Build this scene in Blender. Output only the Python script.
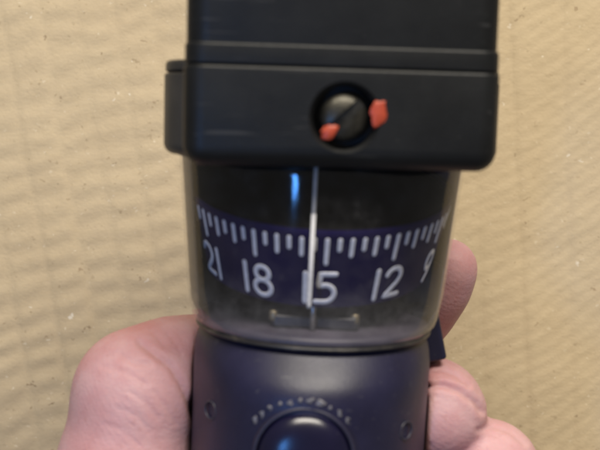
import bpy, bmesh, math, random
import numpy as np
from mathutils import Vector, Matrix, noise as mnoise

random.seed(7); np.random.seed(7)
scene = bpy.context.scene
for o in list(bpy.data.objects):
    bpy.data.objects.remove(o, do_unlink=True)
C = scene.collection
PI = math.pi
MM = 0.001
rad = math.radians

# ------------------------------------------------------------------ camera
FPX = 923.0                    # focal length in pixels of a 600 px wide frame
CAMZ = 0.310
cam_d = bpy.data.cameras.new('camera'); cam = bpy.data.objects.new('camera', cam_d); C.objects.link(cam)
cam.location = (0, 0, CAMZ)
cam_d.sensor_width = 36.0; cam_d.lens = 36.0 * FPX / 600.0
cam_d.clip_start = 0.005; cam_d.clip_end = 10
cam_d.dof.use_dof = True; cam_d.dof.focus_distance = 0.248; cam_d.dof.aperture_fstop = 20.0
scene.camera = cam

def at(px, py, z):             # photograph pixel + height above the table -> point
    d = CAMZ - z
    return Vector(((px - 300) / FPX * d, (225 - py) / FPX * d, z))

# ------------------------------------------------------------------ light
world = bpy.data.worlds.new('World'); scene.world = world; world.use_nodes = True
bg = world.node_tree.nodes['Background']
bg.inputs[0].default_value = (1.0, 0.93, 0.82, 1); bg.inputs[1].default_value = 0.19

def area(name, loc, target, sx, sy, power, col):
    d = bpy.data.lights.new(name, 'AREA'); d.shape = 'RECTANGLE'; d.size = sx; d.size_y = sy
    d.energy = power; d.color = col
    o = bpy.data.objects.new(name, d); C.objects.link(o); o.location = loc
    zz = (Vector(loc) - Vector(target)).normalized(); xx = Vector((0, 1, 0)).cross(zz).normalized(); yy = zz.cross(xx)
    o.rotation_euler = Matrix((xx, yy, zz)).transposed().to_euler()
    return o
area('ceiling_lamp', (0.13, 0.76, 0.74), (0, 0, 0.05), 0.80, 0.24, 18.5, (1.0, 0.93, 0.80))
area('blue_lamp', (-0.198, -0.118, 0.625), (0, 0.01, 0.12), 0.038, 0.120, 0.66, (0.10, 0.36, 1.0))

scene.view_settings.view_transform = 'Standard'; scene.view_settings.look = 'None'
scene.view_settings.exposure = 0.0; scene.view_settings.gamma = 1.0
scene.view_settings.use_curve_mapping = False
scene.render.engine = 'CYCLES'
scene.cycles.transparent_max_bounces = 16

# ------------------------------------------------------------------ material helpers
class NT:
    def __init__(s, name):
        s.m = bpy.data.materials.new(name); s.m.use_nodes = True
        s.t = s.m.node_tree; s.t.nodes.clear()
        s.out = s.n('ShaderNodeOutputMaterial')
    def n(s, typ, **kw):
        x = s.t.nodes.new(typ)
        for k, v in kw.items(): setattr(x, k, v)
        return x
    def l(s, a, b): s.t.links.new(a, b)
    def noise(s, scale, detail=4, rough=0.55, vec=None):
        x = s.n('ShaderNodeTexNoise'); x.inputs['Scale'].default_value = scale
        x.inputs['Detail'].default_value = detail; x.inputs['Roughness'].default_value = rough
        s.l(vec if vec is not None else s.coord(), x.inputs['Vector']); return x.outputs['Fac']
    def coord(s):
        if not hasattr(s, '_c'): s._c = s.n('ShaderNodeTexCoord').outputs['Object']
        return s._c
    def ramp(s, fac, stops):
        x = s.n('ShaderNodeValToRGB'); cr = x.color_ramp
        while len(cr.elements) < len(stops): cr.elements.new(0.5)
        for e, (p, c) in zip(cr.elements, stops):
            e.position = p; e.color = (*c, 1) if len(c) == 3 else c
        s.l(fac, x.inputs[0]); return x.outputs[0]
    def mix(s, fac, a, b, blend='MIX'):
        x = s.n('ShaderNodeMix', data_type='RGBA', blend_type=blend)
        for i, v in ((0, fac), (6, a), (7, b)):
            if isinstance(v, (int, float)): x.inputs[i].default_value = v
            elif isinstance(v, tuple): x.inputs[i].default_value = (*v, 1)
            else: s.l(v, x.inputs[i])
        return x.outputs[2]
    def math(s, op, a, b=0.0):
        x = s.n('ShaderNodeMath', operation=op)
        for i, v in ((0, a), (1, b)):
            if isinstance(v, (int, float)): x.inputs[i].default_value = v
            else: s.l(v, x.inputs[i])
        return x.outputs[0]
    def bump(s, h, strength, dist, nrm=None):
        x = s.n('ShaderNodeBump'); x.inputs['Strength'].default_value = strength
        x.inputs['Distance'].default_value = dist; s.l(h, x.inputs['Height'])
        if nrm is not None: s.l(nrm, x.inputs['Normal'])
        return x.outputs[0]
    def principled(s, col, rough, **kw):
        p = s.n('ShaderNodeBsdfPrincipled')
        for k, v in (('Base Color', col), ('Roughness', rough)):
            if isinstance(v, tuple): p.inputs[k].default_value = (*v, 1)
            elif isinstance(v, (int, float)): p.inputs[k].default_value = v
            else: s.l(v, p.inputs[k])
        for k, v in kw.items():
            k = k.replace('_', ' ')
            if isinstance(v, (int, float)): p.inputs[k].default_value = v
            elif isinstance(v, tuple): p.inputs[k].default_value = v
            else: s.l(v, p.inputs[k])
        s.l(p.outputs[0], s.out.inputs['Surface']); return p

def plastic(name, c1, c2, r1=0.3, r2=0.5, grain=0.25, spec=0.5, wear=0.0):
    t = NT(name)
    big = t.noise(90, 4); fine = t.noise(2600, 3)
    col = t.ramp(big, [(0.35, c1), (0.68, c2)])
    # pale dust specks
    dust = t.ramp(t.noise(900, 2, 0.7), [(0.70, (0, 0, 0)), (0.80, (1, 1, 1))])
    col = t.mix(t.math('MULTIPLY', dust, 0.10), col, (0.30, 0.29, 0.27))
    for rot_, sc_ in ((25, 700), (-38, 900), (80, 800)):
        mp_ = t.n('ShaderNodeMapping'); mp_.inputs['Rotation'].default_value = (rad(rot_ * .3), rad(rot_), rad(rot_ * .5)); mp_.inputs['Scale'].default_value = (0.06, 1, 1)
        t.l(t.coord(), mp_.inputs[0])
        scr = t.ramp(t.noise(sc_, 2, 0.5, mp_.outputs[0]), [(0.70, (0, 0, 0)), (0.76, (1, 1, 1))])
        col = t.mix(t.math('MULTIPLY', scr, wear), col, (0.16, 0.155, 0.15))
    if wear > 0.1:      # rubbed, dusty convex edges
        gp = t.n('ShaderNodeNewGeometry')
        ed_ = t.ramp(gp.outputs['Pointiness'], [(0.535, (0, 0, 0)), (0.60, (1, 1, 1))])
        col = t.mix(t.math('MULTIPLY', t.math('MULTIPLY', ed_, t.noise(240, 5, 0.7)), 0.55), col, (0.10, 0.092, 0.075))
    rg = t.n('ShaderNodeMapRange'); rg.inputs[3].default_value = r1; rg.inputs[4].default_value = r2
    t.l(t.noise(160, 5, 0.65), rg.inputs[0])
    t.principled(col, rg.outputs[0], Normal=t.bump(fine, grain, 0.00012), Specular_IOR_Level=spec)
    return t.m

M = {}
M['housing'] = plastic('black_housing_plastic', (0.0035, 0.0038, 0.0042), (0.007, 0.0075, 0.008), 0.38, 0.58, 0.35, 0.33, 0.14)
M['base'] = plastic('black_base_plastic', (0.007, 0.0062, 0.025), (0.012, 0.0112, 0.038), 0.36, 0.54, 0.4, 0.5, 0.2)
M['dome'] = plastic('black_gloss_plastic', (0.004, 0.0035, 0.018), (0.006, 0.005, 0.024), 0.20, 0.30, 0.08)
M['card'] = plastic('dark_card_paint', (0.0055, 0.0026, 0.046), (0.0075, 0.0038, 0.056), 0.55, 0.7, 0.1, 0.12)
M['side_strip'] = plastic('brown_grey_strip', (0.060, 0.052, 0.042), (0.085, 0.073, 0.058), 0.4, 0.55, 0.2)
M['plate'] = plastic('brown_grey_plate', (0.034, 0.030, 0.025), (0.050, 0.044, 0.036), 0.36, 0.5, 0.3)
M['worn'] = plastic('worn_black_plastic', (0.06, 0.058, 0.07), (0.20, 0.19, 0.21), 0.35, 0.5, 0.3)
M['liner'] = plastic('black_liner', (0.0025, 0.0022, 0.0024), (0.004, 0.0035, 0.004), 0.7, 0.8, 0.1, 0.15)
M['floor_grey'] = plastic('bowl_floor_plastic', (0.048, 0.042, 0.062), (0.095, 0.084, 0.112), 0.4, 0.55, 0.3)
M['yoke'] = plastic('yoke_plastic', (0.008, 0.007, 0.014), (0.013, 0.012, 0.02), 0.35, 0.5, 0.2)

def mat_print(name, c):
    t = NT(name)
    col = t.mix(t.ramp(t.noise(1500, 4, 0.7), [(0.38, (0, 0, 0)), (0.62, (1, 1, 1))]), tuple(x * 0.80 for x in c), c)
    t.principled(col, 0.65, Normal=t.bump(t.noise(3000, 2), 0.3, 0.0001)); return t.m
M['paint'] = mat_print('white_lettering', (0.90, 0.91, 0.96))
M['lubber'] = mat_print('lubber_grey', (0.80, 0.80, 0.80))
def mat_metal(name, c, r):
    t = NT(name)
    col = t.mix(t.ramp(t.noise(700, 5, 0.7), [(0.35, (0, 0, 0)), (0.7, (1, 1, 1))]), c, tuple(x * 0.45 for x in c))
    t.principled(col, r, Metallic=0.85, Normal=t.bump(t.noise(900, 4), 0.3, 0.0002)); return t.m
M['screw'] = mat_metal('dull_screw_metal', (0.075, 0.070, 0.058), 0.42)
M['brass'] = mat_metal('brass', (0.36, 0.30, 0.20), 0.5)
M['lubber_shade'] = mat_print('lubber_shaded_grey', (0.52, 0.52, 0.51))  # darker lubber grey with the shade at its upper end painted in
M['steel'] = mat_metal('steel', (0.45, 0.44, 0.43), 0.35)
t = NT('red_seal_paint')
t.principled(t.mix(t.noise(900, 3), (0.30, 0.030, 0.012), (0.45, 0.075, 0.032)), 0.42, Normal=t.bump(t.noise(1200, 3), 0.5, 0.0003))
M['red'] = t.m
t = NT('seal_rim')
t.principled(t.ramp(t.noise(170, 6, 0.75), [(0.50, (0.016, 0.015, 0.017)), (0.62, (0.05, 0.044, 0.038)), (0.74, (0.40, 0.34, 0.24))]), 0.4)
M['rim'] = t.m
# glass wall: clear, mirror-like by Fresnel, with faint smears
t = NT('clear_glass')
fr = t.n('ShaderNodeFresnel'); fr.inputs[0].default_value = 1.49
gl = t.n('ShaderNodeBsdfGlossy'); gl.inputs['Roughness'].default_value = 0.035
sm = t.ramp(t.noise(120, 5, 0.7), [(0.45, (0.06, 0.06, 0.06)), (0.8, (0.12, 0.12, 0.12))]); t.l(sm, gl.inputs['Roughness'])
tr = t.n('ShaderNodeBsdfTransparent'); tr.inputs[0].default_value = (0.97, 0.968, 0.975, 1)
gm = t.n('ShaderNodeNewGeometry')          # a wall's rear side adds no second mirror (thin wall, no bending of rays)
mx = t.n('ShaderNodeMixShader'); t.l(t.math('MULTIPLY', fr.outputs[0], t.math('SUBTRACT', 1.0, gm.outputs['Backfacing'])), mx.inputs[0]); t.l(tr.outputs[0], mx.inputs[1]); t.l(gl.outputs[0], mx.inputs[2])
df = t.n('ShaderNodeBsdfDiffuse'); df.inputs[0].default_value = (0.5, 0.48, 0.47, 1)
mx2 = t.n('ShaderNodeMixShader')
szz = t.n('ShaderNodeSeparateXYZ'); t.l(t.coord(), szz.inputs[0])
ft = t.n('ShaderNodeMapRange'); ft.interpolation_type = 'SMOOTHSTEP'; t.l(szz.outputs[2], ft.inputs[0])
ft.inputs[1].default_value = 0.014; ft.inputs[2].default_value = 0.003; ft.inputs[3].default_value = 0.0; ft.inputs[4].default_value = 1.0
scf = t.math('MULTIPLY', t.ramp(t.noise(210, 6, 0.8), [(0.40, (0.02,) * 3), (0.75, (0.10,) * 3)]), ft.outputs[0])
t.l(t.math('ADD', scf, t.ramp(t.noise(260, 6, 0.75), [(0.42, (0.002,) * 3), (0.60, (0.010,) * 3), (0.78, (0.05,) * 3)])), mx2.inputs[0])
t.l(mx.outputs[0], mx2.inputs[1]); t.l(df.outputs[0], mx2.inputs[2]); t.l(mx2.outputs[0], t.out.inputs['Surface'])
M['glass'] = t.m
# skin
t = NT('skin')
blotch = t.noise(70, 5, 0.6); fine = t.noise(420, 4, 0.6)
c = t.ramp(blotch, [(0.30, (0.43, 0.205, 0.215)), (0.52, (0.50, 0.280, 0.295)), (0.72, (0.55, 0.350, 0.362))])
c = t.mix(t.math('MULTIPLY', fine, 0.25), c, (0.62, 0.38, 0.36))
c = t.mix(t.math('MULTIPLY', t.ramp(t.noise(38, 4, 0.6), [(0.46, (0, 0, 0)), (0.68, (1, 1, 1))]), 0.55), c, (0.42, 0.14, 0.14))
c = t.mix(t.math('MULTIPLY', t.ramp(t.noise(520, 3, 0.6), [(0.62, (0, 0, 0)), (0.75, (1, 1, 1))]), 0.30), c, (0.36, 0.15, 0.13))
vor = t.n('ShaderNodeTexVoronoi', feature='DISTANCE_TO_EDGE'); vor.inputs['Scale'].default_value = 900
t.l(t.coord(), vor.inputs['Vector'])
vd = t.ramp(vor.outputs['Distance'], [(0.0, (0, 0, 0)), (0.16, (1, 1, 1))])
wv = t.n('ShaderNodeTexWave', wave_type='BANDS', bands_direction='DIAGONAL'); wv.inputs['Scale'].default_value = 330
wv.inputs['Distortion'].default_value = 5; wv.inputs['Detail'].default_value = 2; wv.inputs['Detail Scale'].default_value = 0.7
t.l(t.coord(), wv.inputs['Vector'])
v2 = t.n('ShaderNodeTexVoronoi', feature='DISTANCE_TO_EDGE'); v2.inputs['Scale'].default_value = 1
m2 = t.n('ShaderNodeMapping'); m2.inputs['Scale'].default_value = (480, 900, 700); m2.inputs['Rotation'].default_value = (0, 0, rad(35)); t.l(t.coord(), m2.inputs[0]); t.l(m2.outputs[0], v2.inputs['Vector'])
nb = t.bump(t.ramp(v2.outputs['Distance'], [(0.0, (0, 0, 0)), (0.14, (1, 1, 1))]), 0.12, 0.00016)
nb = t.bump(vd, 0.10, 0.00014, nb)
nb = t.bump(wv.outputs['Fac'], 0.07, 0.00022, nb)
nb = t.bump(t.noise(1500, 3), 0.40, 0.0002, nb)
nb = t.bump(t.noise(180, 3), 0.13, 0.0008, nb)
p = t.principled(c, 0.54, Normal=nb, Subsurface_Weight=0.30, Subsurface_Scale=0.0035, Specular_IOR_Level=0.33)
p.inputs['Subsurface Radius'].default_value = (1.0, 0.35, 0.2)
M['skin'] = t.m
# cardboard
t = NT('kraft_paper')
big = t.noise(9, 5, 0.6); mid = t.noise(60, 5, 0.65); fib = t.noise(900, 4, 0.7)
mp = t.n('ShaderNodeMapping'); mp.inputs['Scale'].default_value = (1, 4.5, 1); mp.inputs['Rotation'].default_value = (0, 0, rad(-16))
t.l(t.coord(), mp.inputs[0]); streak = t.noise(170, 5, 0.7, mp.outputs[0])
c = t.ramp(big, [(0.3, (0.440, 0.342, 0.220)), (0.7, (0.500, 0.400, 0.268))])
c = t.mix(t.math('MULTIPLY', mid, 0.35), c, (0.56, 0.47, 0.31))
c = t.mix(t.math('MULTIPLY', t.ramp(streak, [(0.45, (0, 0, 0)), (0.75, (1, 1, 1))]), 0.20), c, (0.36, 0.27, 0.15))
c = t.mix(t.math('MULTIPLY', fib, 0.16), c, (0.36, 0.28, 0.17))
def specks(scale, thr, colr, amt, c, shift, stretch, rot, keepv=0.80):
    wob_ = t.n('ShaderNodeTexNoise'); wob_.inputs['Scale'].default_value = scale * 3; t.l(t.coord(), wob_.inputs['Vector'])
    ad = t.n('ShaderNodeVectorMath', operation='MULTIPLY_ADD'); t.l(wob_.outputs['Color'], ad.inputs[0])
    ad.inputs[1].default_value = (0.9 / scale,) * 3; t.l(t.coord(), ad.inputs[2])
    mpp = t.n('ShaderNodeMapping'); mpp.inputs['Location'].default_value = (shift, shift * .7, 0)
    mpp.inputs['Scale'].default_value = (1, stretch, 1); mpp.inputs['Rotation'].default_value = (0, 0, rad(rot)); t.l(ad.outputs[0], mpp.inputs[0])
    v = t.n('ShaderNodeTexVoronoi'); v.inputs['Scale'].default_value = scale; t.l(mpp.outputs[0], v.inputs['Vector'])
    sep = t.n('ShaderNodeSeparateColor'); t.l(v.outputs['Color'], sep.inputs[0])
    keep = t.math('GREATER_THAN', sep.outputs[0], keepv)
    size = t.math('MULTIPLY', sep.outputs[1], thr)
    near = t.math('LESS_THAN', v.outputs['Distance'], size)
    return t.mix(t.math('MULTIPLY', t.math('MULTIPLY', keep, near), t.math('MULTIPLY', sep.outputs[2], amt)), c, colr)
c = specks(140, 0.19, (0.15, 0.09, 0.045), 0.9, c, 0.3, 2.2, 35)
c = specks(210, 0.19, (0.17, 0.10, 0.05), 0.9, c, 4.3, 2.6, -50)
c = specks(420, 0.26, (0.22, 0.15, 0.08), 0.7, c, 1.3, 1.8, 10, 0.7)
c = specks(380, 0.24, (0.72, 0.64, 0.50), 0.7, c, 2.9, 2.0, 70, 0.7)
c = specks(210, 0.18, (0.85, 0.80, 0.70), 0.9, c, 2.1, 1.3, 20)
nb = t.bump(fib, 0.35, 0.00030); nb = t.bump(mid, 0.35, 0.0015, nb); nb = t.bump(streak, 0.10, 0.0006, nb); nb = t.bump(t.noise(330, 4, 0.65), 0.28, 0.0005, nb)
t.principled(c, 0.72, Normal=nb, Specular_IOR_Level=0.3)
M['kraft'] = t.m

# ------------------------------------------------------------------ mesh helpers
def link(name, me, mat, parent=None, smooth=True):
    o = bpy.data.objects.new(name, me); C.objects.link(o)
    if mat is not None and not me.materials: me.materials.append(mat)
    if smooth and len(me.polygons):
        me.polygons.foreach_set('use_smooth', [True] * len(me.polygons))
    if parent is not None: o.parent = parent
    return o
def mesh(name, verts, faces):
    me = bpy.data.meshes.new(name); me.from_pydata([tuple(v) for v in verts], [], faces); me.update()
    bm = bmesh.new(); bm.from_mesh(me); bmesh.ops.recalc_face_normals(bm, faces=bm.faces); bm.to_mesh(me); bm.free()
    return me
def sharp(o, ang=40):
    bm = bmesh.new(); bm.from_mesh(o.data)
    for e in bm.edges:
        if len(e.link_faces) == 2 and e.calc_face_angle() > rad(ang): e.smooth = False
    bm.to_mesh(o.data); bm.free(); return o
def lathe(prof, n=96, jitter=0.0, cap=False):
    V = []; F = []
    for (r, z) in prof:
        for i in range(n):
            a = 2 * PI * i / n
            rr = r + jitter * mnoise.noise(Vector((math.cos(a) * 2, math.sin(a) * 2, z * 60)))
            V.append((rr * math.cos(a) * MM, rr * math.sin(a) * MM, z * MM))
    for k in range(len(prof) - 1):
        for i in range(n):
            j = (i + 1) % n; F.append((k * n + i, k * n + j, (k + 1) * n + j, (k + 1) * n + i))
    if cap:
        F.append(tuple(range(n))); F.append(tuple((len(prof) - 1) * n + i for i in range(n)))
    return V, F
def rrect(hx, y0, y1, r, inset, seg=8):
    hx -= inset; y0 += inset; y1 -= inset; r = max(r - inset, 0.15)
    P = []
    for cx, cy, a0 in ((hx - r, y1 - r, 0), (-hx + r, y1 - r, 90), (-hx + r, y0 + r, 180), (hx - r, y0 + r, 270)):
        for k in range(seg + 1):
            a = rad(a0 + 90 * k / seg); P.append((cx + r * math.cos(a), cy + r * math.sin(a)))
    return P
def loft(hx, y0, y1, r, levels, seg=8):
    """rounded-rectangle prism; levels = [(z, inset), ...]; local front is -y"""
    V = []; F = []; n = 4 * (seg + 1)
    for z, ins in levels:
        for x, y in rrect(hx, y0, y1, r, ins, seg): V.append((x * MM, y * MM, z * MM))
    for k in range(len(levels) - 1):
        for i in range(n):
            j = (i + 1) % n; F.append((k * n + i, k * n + j, (k + 1) * n + j, (k + 1) * n + i))
    F.append(tuple(range(n))); F.append(tuple((len(levels) - 1) * n + i for i in range(n)))
    return V, F
def fillet(z0, z1, rb, rt, seg=6):
    L = []
    for k in range(seg + 1):
        a = rad(90 * k / seg); L.append((z0 + rb * (1 - math.sin(a)) if False else z0 + rb * (1 - math.cos(a)), rb * (1 - math.sin(a))))
    for k in range(seg + 1):
        a = rad(90 * k / seg); L.append((z1 - rt * (1 - math.sin(a)), rt * (1 - math.cos(a))))
    return L

# ------------------------------------------------------------------ the cardboard underneath
def build_cardboard():
    nx, ny = 460, 400
    xs = np.linspace(-0.26, 0.26, nx); ys = np.linspace(-0.27, 0.20, ny)
    X, Y = np.meshgrid(xs, ys)
    def vnoise(x, y, seed):
        rs = np.random.RandomState(seed); G = rs.rand(64, 64)
        xi = np.floor(x).astype(int); yi = np.floor(y).astype(int); fx = x - xi; fy = y - yi
        fx = fx * fx * (3 - 2 * fx); fy = fy * fy * (3 - 2 * fy)
        g = lambda a, b: G[a % 64, b % 64]
        return (g(xi, yi) * (1 - fx) + g(xi + 1, yi) * fx) * (1 - fy) + (g(xi, yi + 1) * (1 - fx) + g(xi + 1, yi + 1) * fx) * fy - 0.5
    wob = vnoise(X * 35, Y * 35, 1) * 0.006
    # flutes run up the sheet, leaning a little; each flute has its own cross waves
    pitch = 0.0126
    fl = (X + Y * 0.17 + wob * 0.35) / pitch
    fi = np.floor(fl); ff = fl - fi
    ph = np.sin(fi * 12.9898) * 43758.5453; ph = ph - np.floor(ph)
    env = np.minimum(ff, 1 - ff) * 2; env = 1 - (1 - env) ** 3
    wave = np.sin(2 * PI * ((Y - 0.30 * X + wob * 0.7) / 0.0088 + ph * 1.0 + 0.45 * vnoise(X * 60, Y * 60, 4)))
    left = 1 / (1 + np.exp((X - 0.035) / 0.02))
    amp = 0.55 + 0.9 * (vnoise(X * 22, Y * 22, 9) + 0.5)
    H = left * amp * (0.00025 * wave * (0.05 + 0.95 * env) - 0.00016 * np.exp(-(np.minimum(ff, 1 - ff) * pitch / 0.0006) ** 2) + 0.00022 * (env - 0.6) + 0.00095 * (ph - 0.5) * np.minimum(1, env * 2.2))
    # right side: fine slanting ripple and a few folds running up the sheet
    r2 = np.sin(2 * PI * ((Y * 0.9 - X * 0.62 + wob) / 0.0046 + 0.6 * vnoise(X * 80, Y * 80, 5)))
    H += (1 - left) * (0.00008 * r2 * (0.6 + 0.8 * (vnoise(X * 40, Y * 40, 21) + .5)))
    for x0, k, d in ((0.0745, -0.05, 0.00045), (0.0905, -0.03, 0.0003), (0.0605, -0.04, 0.00025), (0.112, 0.02, 0.0003)):
        dx = X - (x0 + k * (Y + 0.02) + 0.0006 * vnoise(X * 0 + 3, Y * 90, 13))
        H -= d * np.exp(-(dx / 0.0010) ** 2)
        H += d * 0.7 * np.exp(-((dx - 0.0032) / 0.0022) ** 2)
    H += 0.0012 * vnoise(X * 26, Y * 30, 3) + 0.00045 * vnoise(X * 70, Y * 95, 6) + 0.00014 * vnoise(X * 190, Y * 260, 8)
    V = np.stack([X, Y, H], -1).reshape(-1, 3)
    idx = np.arange(nx * ny).reshape(ny, nx)
    F = np.stack([idx[:-1, :-1], idx[:-1, 1:], idx[1:, 1:], idx[1:, :-1]], -1).reshape(-1, 4)
    me = bpy.data.meshes.new('cardboard_sheet'); me.from_pydata(V.tolist(), [], F.tolist()); me.update()
    o = link('cardboard_sheet', me, M['kraft'])
    so = o.modifiers.new('thickness', 'SOLIDIFY'); so.thickness = 0.003; so.offset = -1
    o['kind'] = 'structure'; o['label'] = 'pale tan crumpled kraft cardboard sheet behind the compass and hand'
    return o
build_cardboard()

# ------------------------------------------------------------------ the compass
RHO, ELEV = rad(2.8), rad(6.2)
w0 = Vector((math.sin(RHO), math.cos(RHO), 0)); u0 = Vector((math.cos(RHO), -math.sin(RHO), 0)); v0 = Vector((0, 0, 1))
Wv = math.cos(ELEV) * w0 + math.sin(ELEV) * v0
Vv = math.cos(ELEV) * v0 - math.sin(ELEV) * w0
O = at(313.5, 319, CAMZ - 0.1997)           # centre of the bowl's foot
R3 = Matrix((u0, -Vv, Wv)).transposed()
MW = Matrix.Translation(O) @ R3.to_4x4()
comp = bpy.data.objects.new('bearing_compass', None); C.objects.link(comp); comp.matrix_world = MW
comp.empty_display_size = 0.02
comp['label'] = 'black drum compass with a clear bowl and white degree numerals, gripped in a hand'
comp['category'] = 'compass'

GLR0, GLR1, GLH = 26.6, 30.0, 36.5          # bowl radius at foot / under the housing
def glr(w): return GLR0 + (GLR1 - GLR0) * max(0, min(1, w / GLH))

# -- clear bowl
prof = [(24.6, -0.3), (25.5, 0.2), (26.1, 1.2), (26.5, 2.6), (26.85, 4.6)] + [(glr(w) + 0.12, w) for w in (8, 14, 20, 26, 32, 36.5)]
inner = [(r - 0.5, z + (0.8 if z < 1 else 0)) for r, z in prof][::-1]
V, F = lathe(prof + inner, 128)
n = 128; k = len(prof) * 2 - 1
F += [(k * n + i, k * n + (i + 1) % n, (i + 1) % n, i) for i in range(n)]
bowl = link('glass_bowl', mesh('glass_bowl', V, F), M['glass'], comp)
bowl['label'] = 'clear tapered glass bowl'

# -- card, leaning towards the viewer inside the bowl
TILT = rad(14.5); CW = 27.9; R0 = 27.7; CONE = math.tan(rad(11.0)); HB = -15.6
card_m = Matrix.Translation((0, 0, CW * MM)) @ Matrix.Rotation(TILT, 4, 'X')
def cr(h): return R0 + h * CONE
prof = [(cr(1.4) - 1.2, 0.9), (cr(1.4) - 0.6, 1.5), (cr(1.4) - 0.25, 1.5), (cr(1.2), 1.0), (cr(0), 0), (cr(-5), -5), (cr(-10), -10), (cr(HB), HB), (cr(HB) - .5, HB - .25), (cr(HB) - 1.0, HB), (cr(HB) - 1.0, -9)]
V, F = lathe(prof, 120)
card = link('compass_card', mesh('compass_card', V, F), M['card'], comp); card.matrix_local = card_m
card['label'] = 'dark navy rotating card ring with white ticks and numerals'
sharp(card, 50)
V, F = lathe([(cr(1.4) - 0.9, 1.0), (24.4, 2.2), (20.0, 3.4), (2.0, 4.4)], 96); F.append(tuple(288 + i for i in range(96)))
link('card_crown', mesh('card_crown', V, F), M['liner'], card)

def on_card(s, h, off):        # s: mm along the ring at the tick radius, measured from the front to the right
    a = s / R0; r = cr(h) + off
    return (r * math.sin(a) * MM, -r * math.cos(a) * MM, h * MM)
def strokes(lines, hw):
    """flattened rounded strokes lying on the card"""
    V = []; F = []; NS = 8
    for L in lines:
        P = [Vector(p) for p in L]; Q = [P[0]]
        for a, b in zip(P[:-1], P[1:]):
            m = max(1, int((b - a).length / 0.45))
            Q += [a.lerp(b, (i + 1) / m) for i in range(m)]
        T = [(Q[min(i + 1, len(Q) - 1)] - Q[max(i - 1, 0)]).normalized() for i in range(len(Q))]
        ring = []
        for e, f in ((-0.95, 0.25), (-0.7, 0.72), (-0.35, 0.93)): ring.append((Q[0] + T[0] * e * hw, T[0], f))
        ring += [(q, tt, 1) for q, tt in zip(Q, T)]
        for e, f in ((0.35, 0.93), (0.7, 0.72), (0.95, 0.25)): ring.append((Q[-1] + T[-1] * e * hw, T[-1], f))
        b0 = len(V)
        for q, tt, f in ring:
            nn = Vector((-tt.y, tt.x))
            for k in range(NS):
                a = 2 * PI * k / NS
                p = q + nn * (hw * f * math.cos(a)); V.append(on_card(p.x, p.y, 0.10 * math.sin(a) + 0.03))
        for i in range(len(ring) - 1):
            for k in range(NS):
                k2 = (k + 1) % NS
                F.append((b0 + i * NS + k, b0 + i * NS + k2, b0 + (i + 1) * NS + k2, b0 + (i + 1) * NS + k))
        F.append(tuple(b0 + k for k in range(NS))); F.append(tuple(b0 + (len(ring) - 1) * NS + k for k in range(NS)))
    return V, F
def arc(cx, cy, rx, ry, a0, a1, m=14):
    return [(cx + rx * math.cos(rad(a0 + (a1 - a0) * i / m)), cy + ry * math.sin(rad(a0 + (a1 - a0) * i / m))) for i in range(m + 1)]
DIG = {   # strokes in a box of width 0.62, height 1
 '1': (0.10, [[(0.05, 0.0), (0.05, 1.0)]]),
 '2': (0.62, [arc(0.31, 0.72, 0.29, 0.28, 165, -20, 14) + [(0.50, 0.47), (0.03, 0.02), (0.62, 0.02)]]),
 '4': (0.66, [[(0.46, 0.0), (0.46, 1.0), (0.0, 0.30), (0.66, 0.30)]]),
 '5': (0.62, [[(0.60, 1.0), (0.13, 1.0), (0.09, 0.58)] + arc(0.30, 0.31, 0.31, 0.30, 112, -90, 16) + [(0.0, 0.01)]]),
 '6': (0.60, [arc(0.30, 0.30, 0.29, 0.30, 155, 515, 26) , [(0.03, 0.40), (0.16, 0.72), (0.42, 1.0)]]),
 '8': (0.60, [arc(0.30, 0.76, 0.24, 0.24, -90, 270, 22), arc(0.30, 0.26, 0.30, 0.27, 90, 450, 24)]),
 '9': (0.60, [arc(0.30, 0.70, 0.28, 0.30, -25, 335, 26), [(0.57, 0.60), (0.44, 0.28), (0.18, 0.0)]]),
}
DELTA = 2.8                                   # heading 150 sits just right of the axis
DH = 6.4
def heading_s(h): return rad(150 - h + DELTA) * R0
tickmesh = {}
for hdg in range(0, 360, 5):
    kind = 'long' if hdg % 30 == 0 else ('medium' if hdg % 10 == 0 else 'short')
    if kind not in tickmesh:
        ln = {'long': 6.0, 'medium': 4.3, 'short': 3.0}[kind]
        V, F = strokes([[(0, -0.45), (0, -ln + 0.45)]], 0.46)
        tickmesh[kind] = mesh('tick_' + kind, V, F)
    o = link('tick', tickmesh[kind], M['paint'], card); o.rotation_euler = (0, 0, heading_s(hdg) / R0)
for hdg, txt in ((240, '24'), (210, '21'), (180, '18'), (150, '15'), (120, '12'), (90, '9'), (60, '6')):
    gap = 0.30; wtot = sum(DIG[c][0] for c in txt) + gap * (len(txt) - 1)
    lines = []; x = -wtot / 2
    for c in txt:
        wd, st = DIG[c]
        for L in st: lines.append([((x + px) * DH, -8.0 - DH + py * DH) for px, py in L])
        x += wd + gap
    V, F = strokes(lines, 0.56)
    o = link('numeral', mesh('numeral_' + txt, V, F), M['paint'], card)
    o.rotation_euler = (0, 0, heading_s(hdg) / R0 + (-0.035 if txt == '15' else 0))
    o['label'] = 'white numeral %s' % txt

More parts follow.
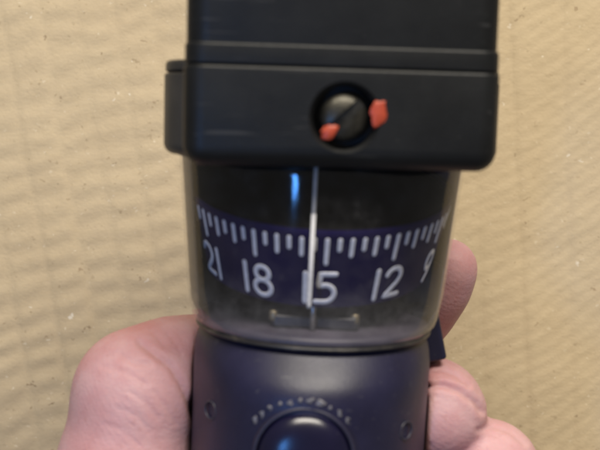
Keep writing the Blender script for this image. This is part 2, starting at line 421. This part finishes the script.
# -- lubber line, an upright wire just inside the front of the bowl
def lubber(ws, hw0):
    V = []; F = []
    for k, w in enumerate(ws):
        rr = glr(w) - 0.95; hw = hw0 * (0.7 if k == 0 else 1)
        for a in range(8):
            V.append(((-1.5 + hw * math.cos(a * PI / 4)) * MM, (-math.sqrt(rr * rr - 2.25) + 0.22 * math.sin(a * PI / 4)) * MM, w * MM))
    m = len(ws)
    for k in range(m - 1):
        for a in range(8): F.append((k * 8 + a, k * 8 + (a + 1) % 8, k * 8 + 8 + (a + 1) % 8, k * 8 + 8 + a))
    F += [tuple(range(8)), tuple(range(m * 8 - 8, m * 8))]
    return mesh('lubber', V, F)
o = link('lubber_line', lubber((7.6, 8.2, 14, 25.5), 0.42), M['lubber'], comp)
link('lubber_shaded_end', lubber((25.5, 25.6, 30, 36.2), 0.36), M['lubber_shade'], o)  # upper end of the same line, its shade painted as a darker grey

# -- black liner under the housing, and what shows below the card
V, F = lathe([(28.6, 36.5), (28.5, 34.2), (27.9, 34.0), (27.9, 36.5)], 96)
link('upper_liner', mesh('upper_liner', V, F), M['liner'], comp)
V, F = lathe([(24.2, -0.2), (24.66, 0.87), (22.5, 1.4), (10, 1.9), (4, 2.0), (0.3, 2.0)], 96)
link('bowl_floor', mesh('bowl_floor', V, F), M['floor_grey'], comp)
# opaque screen round the back of the bowl, and a lighter strip at its left end
def bowl_strip(a0, a1, zs, th):
    V = []; F = []; m = 40; L = [(z, 0) for z in zs] + [(z, th) for z in zs[::-1]]; n = len(L)
    def ir(z): return glr(z) + 0.12 - 0.5 - 0.12 if z > 4 else 24.7 + (z - 0.9) / 3.1 * 1.75
    for i in range(m + 1):
        a = rad(a0 + (a1 - a0) * i / m)
        for z, q in L: V.append(((ir(z) - q) * math.cos(a) * MM, (ir(z) - q) * math.sin(a) * MM, z * MM))
    for i in range(m):
        for k in range(n): F.append((i * n + k, i * n + (k + 1) % n, i * n + n + (k + 1) % n, i * n + n + k))
    F.extend([tuple(range(n)), tuple(m * n + k for k in range(n))])
    return mesh('bowl_strip', V, F)
sharp(link('rear_screen', bowl_strip(-9, 150.2, (13.01, 36.2), 0.3), M['card'], comp), 40)
sharp(link('lower_screen', bowl_strip(-9, 150.2, (0.9, 4.1, 13), 0.3), M['floor_grey'], comp), 40)
sharp(link('side_strip', bowl_strip(150.22, 206, (0.9, 4.1, 36.2), 0.25), M['side_strip'], comp), 40)
V, F = loft(8.7, -17.6, -10.5, 1.2, fillet(1.6, 4.4, 0.6, 0.8))
yoke = link('magnet_yoke', mesh('magnet_yoke', V, F), M['yoke'], comp)
V, F = lathe([(0.02, 0), (0.75, 0.02), (0.95, 0.25), (0.95, 1.9), (0.75, 2.15), (0.02, 2.2)], 20)
pm = mesh('brass_pin', V, F)
for x in (-8.2, 7.8):
    o = link('brass_pin', pm, M['brass'], yoke); o.location = (x * MM, -16.6 * MM, 2.9 * MM)
V, F = lathe([(0.02, 1.5), (0.6, 1.5), (0.6, 6.0), (0.5, 7.0), (0.45, 12.0), (0.02, 12.2)], 24)
o = link('pivot_post', mesh('pivot_post', V, F), M['steel'], comp); o.location = (-0.5 * MM, -18.6 * MM, 0)

# -- thin seal rim where bowl meets base
V, F = lathe([(24.3, -1.15), (25.1, -1.05), (25.3, -0.7), (25.15, -0.35), (24.3, -0.25)], 128, 0.12)
link('seal_rim', mesh('seal_rim', V, F), M['rim'], comp)

# -- black base: rounded shoulder, straight drum
prof = [(22.0, -0.9), (23.4, -1.0), (23.7, -1.25), (24.3, -2.2), (24.8, -3.4), (25.15, -4.9), (25.35, -6.8), (25.42, -9.0), (25.4, -12), (25.3, -20), (25.2, -40), (25.0, -62), (24.4, -63.5), (10, -64)]
V, F = lathe(prof, 128, 0.06); F.append(tuple((len(prof) - 1) * 128 + i for i in range(128)))
# a flattened, bulging front
V2 = []
for x, y, z in V:
    zz = z / MM; yy = y / MM
    if yy < 0 and zz < -0.5:
        s = min(1, max(0, (-zz - 1) / 9)); s = s * s * (3 - 2 * s)
        yy = yy - 4.4 * s * max(0, -yy / 25) ** 1.6
    V2.append((x, yy * MM, z))
base = link('base_drum', mesh('base_drum', V2, F), M['base'], comp); sharp(base, 60)
base['label'] = 'scuffed black plastic base with a dark round cap and worn raised lettering'
# round boss and dark glossy cap on the front of the base
def front_y(x, z):             # y of the base front at x, z (mm)
    r = 25.35; yy = -math.sqrt(max(0, r * r - x * x)); return yy - 4.4 * max(0, -yy / 25) ** 1.6
BX, BZ = -1.1, -20.2
def boss(prof, n=72):
    V, F = lathe(prof, n); V = [(x, -z, y) for x, y, z in V]
    return V, F
V, F = boss([(9.75, -4.0), (9.75, -0.2), (9.6, 0.02), (9.3, 0.10), (9.0, 0.0), (8.9, -1.2)], 80)
o = link('cap_seat', mesh('cap_seat', V, F), M['base'], base); o.location = (BX * MM, front_y(BX, BZ) * MM, BZ * MM)
V, F = boss([(8.7, -2.0), (8.7, -0.4), (8.5, 0.35), (7.9, 1.0), (6.8, 1.7), (5.0, 2.3), (2.5, 2.65), (0.05, 2.75)], 80)
o = link('round_cap', mesh('round_cap', V, F), M['dome'], base); o.location = (BX * MM, front_y(BX, BZ) * MM, BZ * MM)
o['label'] = 'dark glossy domed cap'
# small moulded rings either side
for x, z in ((-19.8, -15.6), (18.9, -17.4)):
    V = []; F = []; ns, nr = 28, 6
    for i in range(ns):
        a = 2 * PI * i / ns
        for k in range(nr):
            b = 2 * PI * k / nr; q = 1.75 + 0.20 * math.cos(b); V.append((q * math.cos(a) * MM, (0.26 * math.sin(b) - 0.08) * MM, q * math.sin(a) * 1.0 * MM))
    for i in range(ns):
        for k in range(nr): F.append((i * nr + k, i * nr + (k + 1) % nr, ((i + 1) % ns) * nr + (k + 1) % nr, ((i + 1) % ns) * nr + k))
    o = link('moulded_ring', mesh('moulded_ring', V, F), M['base'], base)
    fy = front_y(x, z); o.location = (x * MM, fy * MM, z * MM); o.rotation_euler = (0, 0, math.atan2(x, -fy))
# dark lug behind the foot of the bowl, right
V, F = loft(3.2, 2.0, 12.0, 1.2, fillet(-9, 3.0, 0.6, 2.0))
lug = link('rear_lug', mesh('rear_lug', V, F), M['base'], comp); lug.location = (24.6 * MM, 0, 0); lug.rotation_euler = (0, rad(-14), 0)

# -- housing: front block, wider clamp plate behind it, upper column, adjuster screw
YAW = rad(3.6); HX = 1.5 * MM; HROLL = rad(1.2)      # the head sits a little askew on the bowl
DZ = -4.2
def seat(o):
    o.location = (HX, 0, 0); o.rotation_euler = (0, HROLL * -1, YAW)
V, F = loft(28.1, -34.5, 28, 4.0, fillet(34.2, 51.75, 3.6, 0.7), 10)
hb = link('housing_block', mesh('housing_block', V, F), M['housing'], comp); seat(hb)
# hole for the screw
SX, SZ = 0.2, 43.2
cm = mesh('cut', *boss([(0.01, -5.0), (5.6, -5.0), (5.6, -0.9), (6.6, 0.4), (6.6, 3), (0.01, 3)], 64))
cut = bpy.data.objects.new('cut', cm); C.objects.link(cut); cut.parent = hb; cut.location = (SX * MM, -34.5 * MM, SZ * MM)
bo = hb.modifiers.new('hole', 'BOOLEAN'); bo.object = cut; bo.operation = 'DIFFERENCE'; bo.solver = 'EXACT'
bpy.context.view_layer.update()
dg = bpy.context.evaluated_depsgraph_get()
nm = bpy.data.meshes.new_from_object(hb.evaluated_get(dg)); hb.modifiers.clear(); hb.data = nm; nm.name = 'housing_block'
bpy.data.objects.remove(cut, do_unlink=True)
if not nm.materials: nm.materials.append(M['housing'])
sharp(hb, 35)
V, F = boss([(0.05, 0.95), (1.6, 0.9), (3.0, 0.6), (3.9, 0.1), (4.25, -0.5), (4.3, -2.4)], 48)
sc = link('adjuster_screw', mesh('adjuster_screw', V, F), M['screw'], hb); sc.location = (SX * MM, -37.2 * MM + 0.004, SZ * MM)
# screw slot cut the same way
cm = bpy.data.meshes.new('slot'); bm = bmesh.new(); bmesh.ops.create_cube(bm, size=1.0)
for v_ in bm.verts: v_.co = (v_.co.x * 0.0125, v_.co.y * 0.0022, v_.co.z * 0.0019)
bm.to_mesh(cm); bm.free()
cut = bpy.data.objects.new('slot', cm); C.objects.link(cut)
cut.parent = sc; cut.location = (0, -0.0009, 0); cut.rotation_euler = (0, rad(-42), 0)
bo = sc.modifiers.new('slot', 'BOOLEAN'); bo.object = cut; bo.operation = 'DIFFERENCE'; bo.solver = 'EXACT'
bpy.context.view_layer.update(); dg = bpy.context.evaluated_depsgraph_get()
nm = bpy.data.meshes.new_from_object(sc.evaluated_get(dg)); sc.modifiers.clear(); sc.data = nm
bpy.data.objects.remove(cut, do_unlink=True); sharp(sc, 35)
sc['label'] = 'slotted adjuster screw sunk in the housing'
def blob(rx, rz, ry, seed, n1=18, n2=10):
    V = []; F = []
    for i in range(n2 + 1):
        ph = PI * i / n2
        for k in range(n1):
            a = 2 * PI * k / n1
            d = Vector((math.sin(ph) * math.cos(a), math.cos(ph), math.sin(ph) * math.sin(a)))
            f = 1 + 0.5 * mnoise.noise(d * 1.3 + Vector((seed, 0, 0))) + 0.22 * mnoise.noise(d * 4.1 + Vector((seed, 3, 0)))
            V.append((d.x * rx * f * MM, d.y * ry * MM, d.z * rz * f * MM))
    for i in range(n2):
        for k in range(n1): F.append((i * n1 + k, i * n1 + (k + 1) % n1, (i + 1) * n1 + (k + 1) % n1, (i + 1) * n1 + k))
    return V, F
o = link('red_seal_dab', mesh('red_seal_dab', *blob(1.35, 2.15, 0.24, 12.6, 28, 14)), M['red'], hb)
o.location = ((SX + 6.0) * MM, -34.55 * MM, (SZ + 0.9) * MM); o.rotation_euler = (0, rad(18), 0)
o = link('red_seal_dab', mesh('red_seal_dab', *blob(1.5, 1.1, 0.45, 8.4, 28, 14)), M['red'], hb)
o.location = ((SX - 2.6) * MM, -33.8 * MM, (SZ - 2.6) * MM); o.rotation_euler = (0, rad(-35), 0)

# worn-down raised characters in an arc over the cap (illegible)
rs = random.Random(11)
for i, a in enumerate((147, 137, 126.5, 116, 106, 96, 86, 76, 65.5, 55, 44)):
    dot = i in (3, 5, 8)
    V, F = blob(0.42 if dot else rs.uniform(0.55, 0.85), 0.42 if dot else rs.uniform(0.5, 0.8), 0.22 if dot else 0.15, i * 3.7, 14, 8)
    if not dot: V = [(x + 0.3 * MM * math.sin(z / MM * 5 + i), y, z) for x, y, z in V]
    o = link('raised_character', mesh('raised_character', V, F), M['worn'], base)
    rr = 10.9 + rs.uniform(-.25, .25); x = BX + rr * math.cos(rad(a)); z = BZ + rr * math.sin(rad(a))
    o.location = (x * MM, (front_y(x, z) + 0.02) * MM, z * MM); o.rotation_euler = (0, rad(90 - a), 0)
V, F = loft(33.0, -20.5, 28.5, 8.0, fillet(35.4, 51.0, 2.2, 0.5), 8)
pl = link('clamp_plate', mesh('clamp_plate', V, F), M['plate'], comp); seat(pl)
V, F = loft(32.8, -20.3, 28.3, 8.0, fillet(51.3, 53.4, 0.4, 0.8), 8)
o = link('clamp_lid', mesh('clamp_lid', V, F), M['plate'], comp); seat(o)
V, F = loft(27.9, -34.3, 27.5, 4.0, fillet(51.9, 55.6, 0.3, 0.6), 10)
o = link('collar_plate', mesh('collar_plate', V, F), M['housing'], comp); seat(o)
V, F = loft(27.7, -33.8, 27, 4.4, fillet(55.2, 104, 0.3, 2.0), 10)
o = link('upper_column', mesh('upper_column', V, F), M['housing'], comp); seat(o)
V, F = lathe([(29.0, 37.5), (31.0, 37.3), (31.2, 36.6), (31.0, 35.9), (30.6, 34.6), (30.3, 34.3), (30.05, 34.4), (30.0, 37.0)], 96)
link('clamp_ring', mesh('clamp_ring', V, F), M['housing'], comp)

# ------------------------------------------------------------------ the hand
def build_hand():
    S = []                      # (p, q, rp, rq, blend group)
    def P(px, py, z, r):
        d = CAMZ - z; return np.array(at(px, py, z)), r * d / FPX
    chains = {
     'thumb': [P(190, 640, .070, 90), P(135, 540, .092, 72), P(127, 470, .104, 67), P(140, 394, .103, 63), P(176, 378, .098, 58), P(204, 372, .092, 53), P(246, 376, .080, 43)],
     'index': [P(330, 500, .062, 46), P(355, 410, .066, 38), P(395, 350, .072, 35), P(424, 306, .079, 31), P(437, 285, .083, 31), P(447.5, 268, .086, 29.5)],
     'middle': [P(340, 540, .058, 48), P(395, 462, .070, 46), P(423, 428, .088, 51), P(431, 411, .100, 54)],
     'ring': [P(350, 580, .056, 48), P(430, 515, .070, 50), P(478, 483, .088, 54), P(486, 474, .098, 55)],
     'little': [P(345, 640, .056, 46), P(430, 600, .066, 44), P(490, 575, .082, 44), P(500, 565, .094, 42)],
     'palm': [P(330, 500, .060, 46), P(300, 560, .050, 78), P(270, 650, .046, 90), P(260, 740, .044, 88)],
     'palm2': [P(340, 560, .052, 60), P(345, 650, .048, 70), P(300, 730, .044, 80)],
     'heel': [P(190, 640, .066, 88), P(240, 730, .048, 84)],
     'arm': [P(262, 760, .042, 90), P(262, 850, .040, 92), P(262, 980, .042, 104), P(262, 1060, .044, 112)],
    }
    h = 0.0011
    lo = np.array([-.082, -.262, -0.002]); hi = np.array([.075, .006, .130])
    dims = np.ceil((hi - lo) / h).astype(int)
    ax = [lo[i] + h * np.arange(dims[i]) for i in range(3)]
    X, Y, Z = [a.astype(np.float32) for a in np.meshgrid(*ax, indexing='ij')]
    def cap(p, q, rp, rq):
        d = (q - p).astype(np.float32); L2 = float(d @ d) + 1e-12
        px, py, pz = X - p[0], Y - p[1], Z - p[2]
        t = np.clip((px * d[0] + py * d[1] + pz * d[2]) / L2, 0, 1)
        px -= t * d[0]; py -= t * d[1]; pz -= t * d[2]
        return np.sqrt(px * px + py * py + pz * pz) - (rp + (rq - rp) * t)
    def smin(a, b, k):
        hh = np.clip(0.5 + 0.5 * (b - a) / k, 0, 1); return b + (a - b) * hh - k * hh * (1 - hh)
    D = None
    for name, ch in chains.items():
        Dc = None
        for (p, rp), (q, rq) in zip(ch[:-1], ch[1:]):
            d = cap(p, q, rp, rq); Dc = d if Dc is None else smin(Dc, d, .004)
        k = .010 if name in ('palm', 'palm2', 'heel', 'arm') else .0022
        D = Dc if D is None else smin(D, Dc, k)
    # the flesh gives way to the compass
    iR = np.array(R3.transposed()); Ov = np.array(O)
    lx = iR[0, 0] * (X - Ov[0]) + iR[0, 1] * (Y - Ov[1]) + iR[0, 2] * (Z - Ov[2])
    ly = iR[1, 0] * (X - Ov[0]) + iR[1, 1] * (Y - Ov[1]) + iR[1, 2] * (Z - Ov[2])
    lz = iR[2, 0] * (X - Ov[0]) + iR[2, 1] * (Y - Ov[1]) + iR[2, 2] * (Z - Ov[2])
    rr = np.sqrt(lx * lx + ly * ly)
    bodyR = np.where(lz > 0, .0268 + np.clip(lz, 0, .0365) * (3.4 / 36.5), .0255)
    cyl = np.maximum(rr - bodyR - .0002, -lz - .066)
    D = -smin(-D, cyl, .0012)
    D = np.maximum(D, (lo[1] + .004) - Y)
    # surface nets
    s = D < 0
    nx, ny, nz = D.shape
    c = np.zeros((nx - 1, ny - 1, nz - 1), np.int8)
    for i in (0, 1):
        for j in (0, 1):
            for k in (0, 1): c += s[i:nx - 1 + i, j:ny - 1 + j, k:nz - 1 + k]
    act = (c > 0) & (c < 8); ids = -np.ones(act.shape, np.int64); ii = np.argwhere(act); ids[act] = np.arange(len(ii))
    acc = np.zeros((len(ii), 3)); cnt = np.zeros(len(ii))
    corner = [(i, j, k) for i in (0, 1) for j in (0, 1) for k in (0, 1)]
    for a in corner:
        for b in corner:
            if sum(abs(np.array(a) - np.array(b))) == 1 and a < b:
                da = D[ii[:, 0] + a[0], ii[:, 1] + a[1], ii[:, 2] + a[2]]; db = D[ii[:, 0] + b[0], ii[:, 1] + b[1], ii[:, 2] + b[2]]
                cr_ = (da < 0) != (db < 0); t = np.where(cr_, da / (da - db + 1e-20), 0)
                pos = np.array(a) + t[:, None] * (np.array(b) - np.array(a))
                acc += np.where(cr_[:, None], pos, 0); cnt += cr_
    Vt = lo + h * (ii + acc / cnt[:, None])
    F = []
    for axn in range(3):
        o1, o2 = [(1, 2), (2, 0), (0, 1)][axn]
        sl0 = [slice(None)] * 3; sl1 = [slice(None)] * 3; sl0[axn] = slice(0, -1); sl1[axn] = slice(1, None)
        e = s[tuple(sl0)] != s[tuple(sl1)]
        E = np.argwhere(e); E = E[(E[:, o1] > 0) & (E[:, o2] > 0) & (E[:, o1] < D.shape[o1] - 1) & (E[:, o2] < D.shape[o2] - 1)]
        def cell(d1, d2):
            Q = E.copy(); Q[:, o1] -= d1; Q[:, o2] -= d2; return ids[Q[:, 0], Q[:, 1], Q[:, 2]]
        q = np.stack([cell(1, 1), cell(0, 1), cell(0, 0), cell(1, 0)], -1)
        flip = ~s[E[:, 0], E[:, 1], E[:, 2]]; q[flip] = q[flip][:, ::-1]
        F.append(q)
    F = np.concatenate(F); F = F[(F >= 0).all(1)]
    me = bpy.data.meshes.new('hand'); me.from_pydata(Vt.tolist(), [], F.tolist()); me.update()
    # relax the voxel steps
    nv = len(Vt); ev = np.zeros(len(me.edges) * 2, np.int64); me.edges.foreach_get('vertices', ev); ev = ev.reshape(-1, 2)
    deg = np.bincount(ev.ravel(), minlength=nv)[:, None]
    Vs = Vt.copy()
    for it in range(6):
        A = np.zeros_like(Vs); np.add.at(A, ev[:, 0], Vs[ev[:, 1]]); np.add.at(A, ev[:, 1], Vs[ev[:, 0]])
        Vs = Vs + (0.5 if it % 2 == 0 else -0.52) * (A / np.maximum(deg, 1) - Vs)
    me.vertices.foreach_set('co', Vs.ravel()); me.update()
    # skin folds: grooves and swellings on the side of the hand that the fold lies on
    bm = bmesh.new(); bm.from_mesh(me)
    vis = lambda v: v.normal.z > -0.15
    reg = [f for f in bm.faces if f.calc_center_median().z > .070 and f.normal.z > -0.3 and f.calc_center_median().y > -.075]
    bmesh.ops.subdivide_edges(bm, edges=list({e for f in reg for e in f.edges}), cuts=1, use_grid_fill=True)
    bm.normal_update()
    FK = 0.68
    folds = [  # polyline in photograph pixels, depth mm, half width px
      ([(424, 371), (440, 370), (456, 376), (468, 386)], 0.60, 2.2),
      ([(424, 386), (442, 385), (460, 391), (476, 403), (481, 411)], 1.0, 2.8),
      ([(424, 378), (445, 377), (462, 383)], 0.3, 1.6),
      ([(478, 430), (492, 426), (510, 432), (524, 444)], 0.45, 2.4),
      ([(140, 343), (156, 356), (170, 366), (180, 382), (189, 402), (196, 424)], 0.75, 3.4),
      ([(120, 354), (135, 363), (150, 364)], 0.25, 2.4),
      ([(102, 366), (126, 372), (146, 384)], 0.16, 2.2),
      ([(130, 392), (146, 402), (158, 418)], 0.22, 2.2),
      ([(118, 408), (138, 416), (150, 432)], 0.20, 2.2),
      ([(104, 424), (124, 430), (140, 446)], 0.16, 2.2),
      ([(155, 392), (166, 406), (176, 424)], 0.20, 2.0),
      ([(168, 334), (176, 344), (181, 356)], 0.12, 1.8),
      ([(150, 330), (158, 338), (164, 346)], 0.14, 1.8),
    ]
    co = np.array([v.co for v in bm.verts]); nr = np.array([v.normal for v in bm.verts])
    dd = CAMZ - co[:, 2]; px = 300 + co[:, 0] / dd * FPX; py = 225 - co[:, 1] / dd * FPX
    front = (nr[:, 2] > -0.1) & (co[:, 2] > .07)
    disp = np.zeros(len(co))
    for L, dep, hw in folds:
        best = np.full(len(co), 1e9)
        for (x0, y0), (x1, y1) in zip(L[:-1], L[1:]):
            dx, dy = x1 - x0, y1 - y0; tt = np.clip(((px - x0) * dx + (py - y0) * dy) / (dx * dx + dy * dy), 0, 1)
            best = np.minimum(best, np.hypot(px - x0 - tt * dx, py - y0 - tt * dy))
        disp -= FK * dep * np.exp(-(best / hw) ** 2); disp += FK * dep * 0.38 * np.exp(-((best - hw * 2.3) / (hw * 1.5)) ** 2)
    disp = np.where(front, disp, 0)
    co = co + nr * disp[:, None] * MM
    for v, cc in zip(bm.verts, co): v.co = cc
    bm.to_mesh(me); bm.free(); me.update()
    o = link('hand', me, M['skin'])
    o['label'] = 'bare hand with bent thumb and curled fingers gripping the black compass base'
    o['category'] = 'hand'
    return o
build_hand()
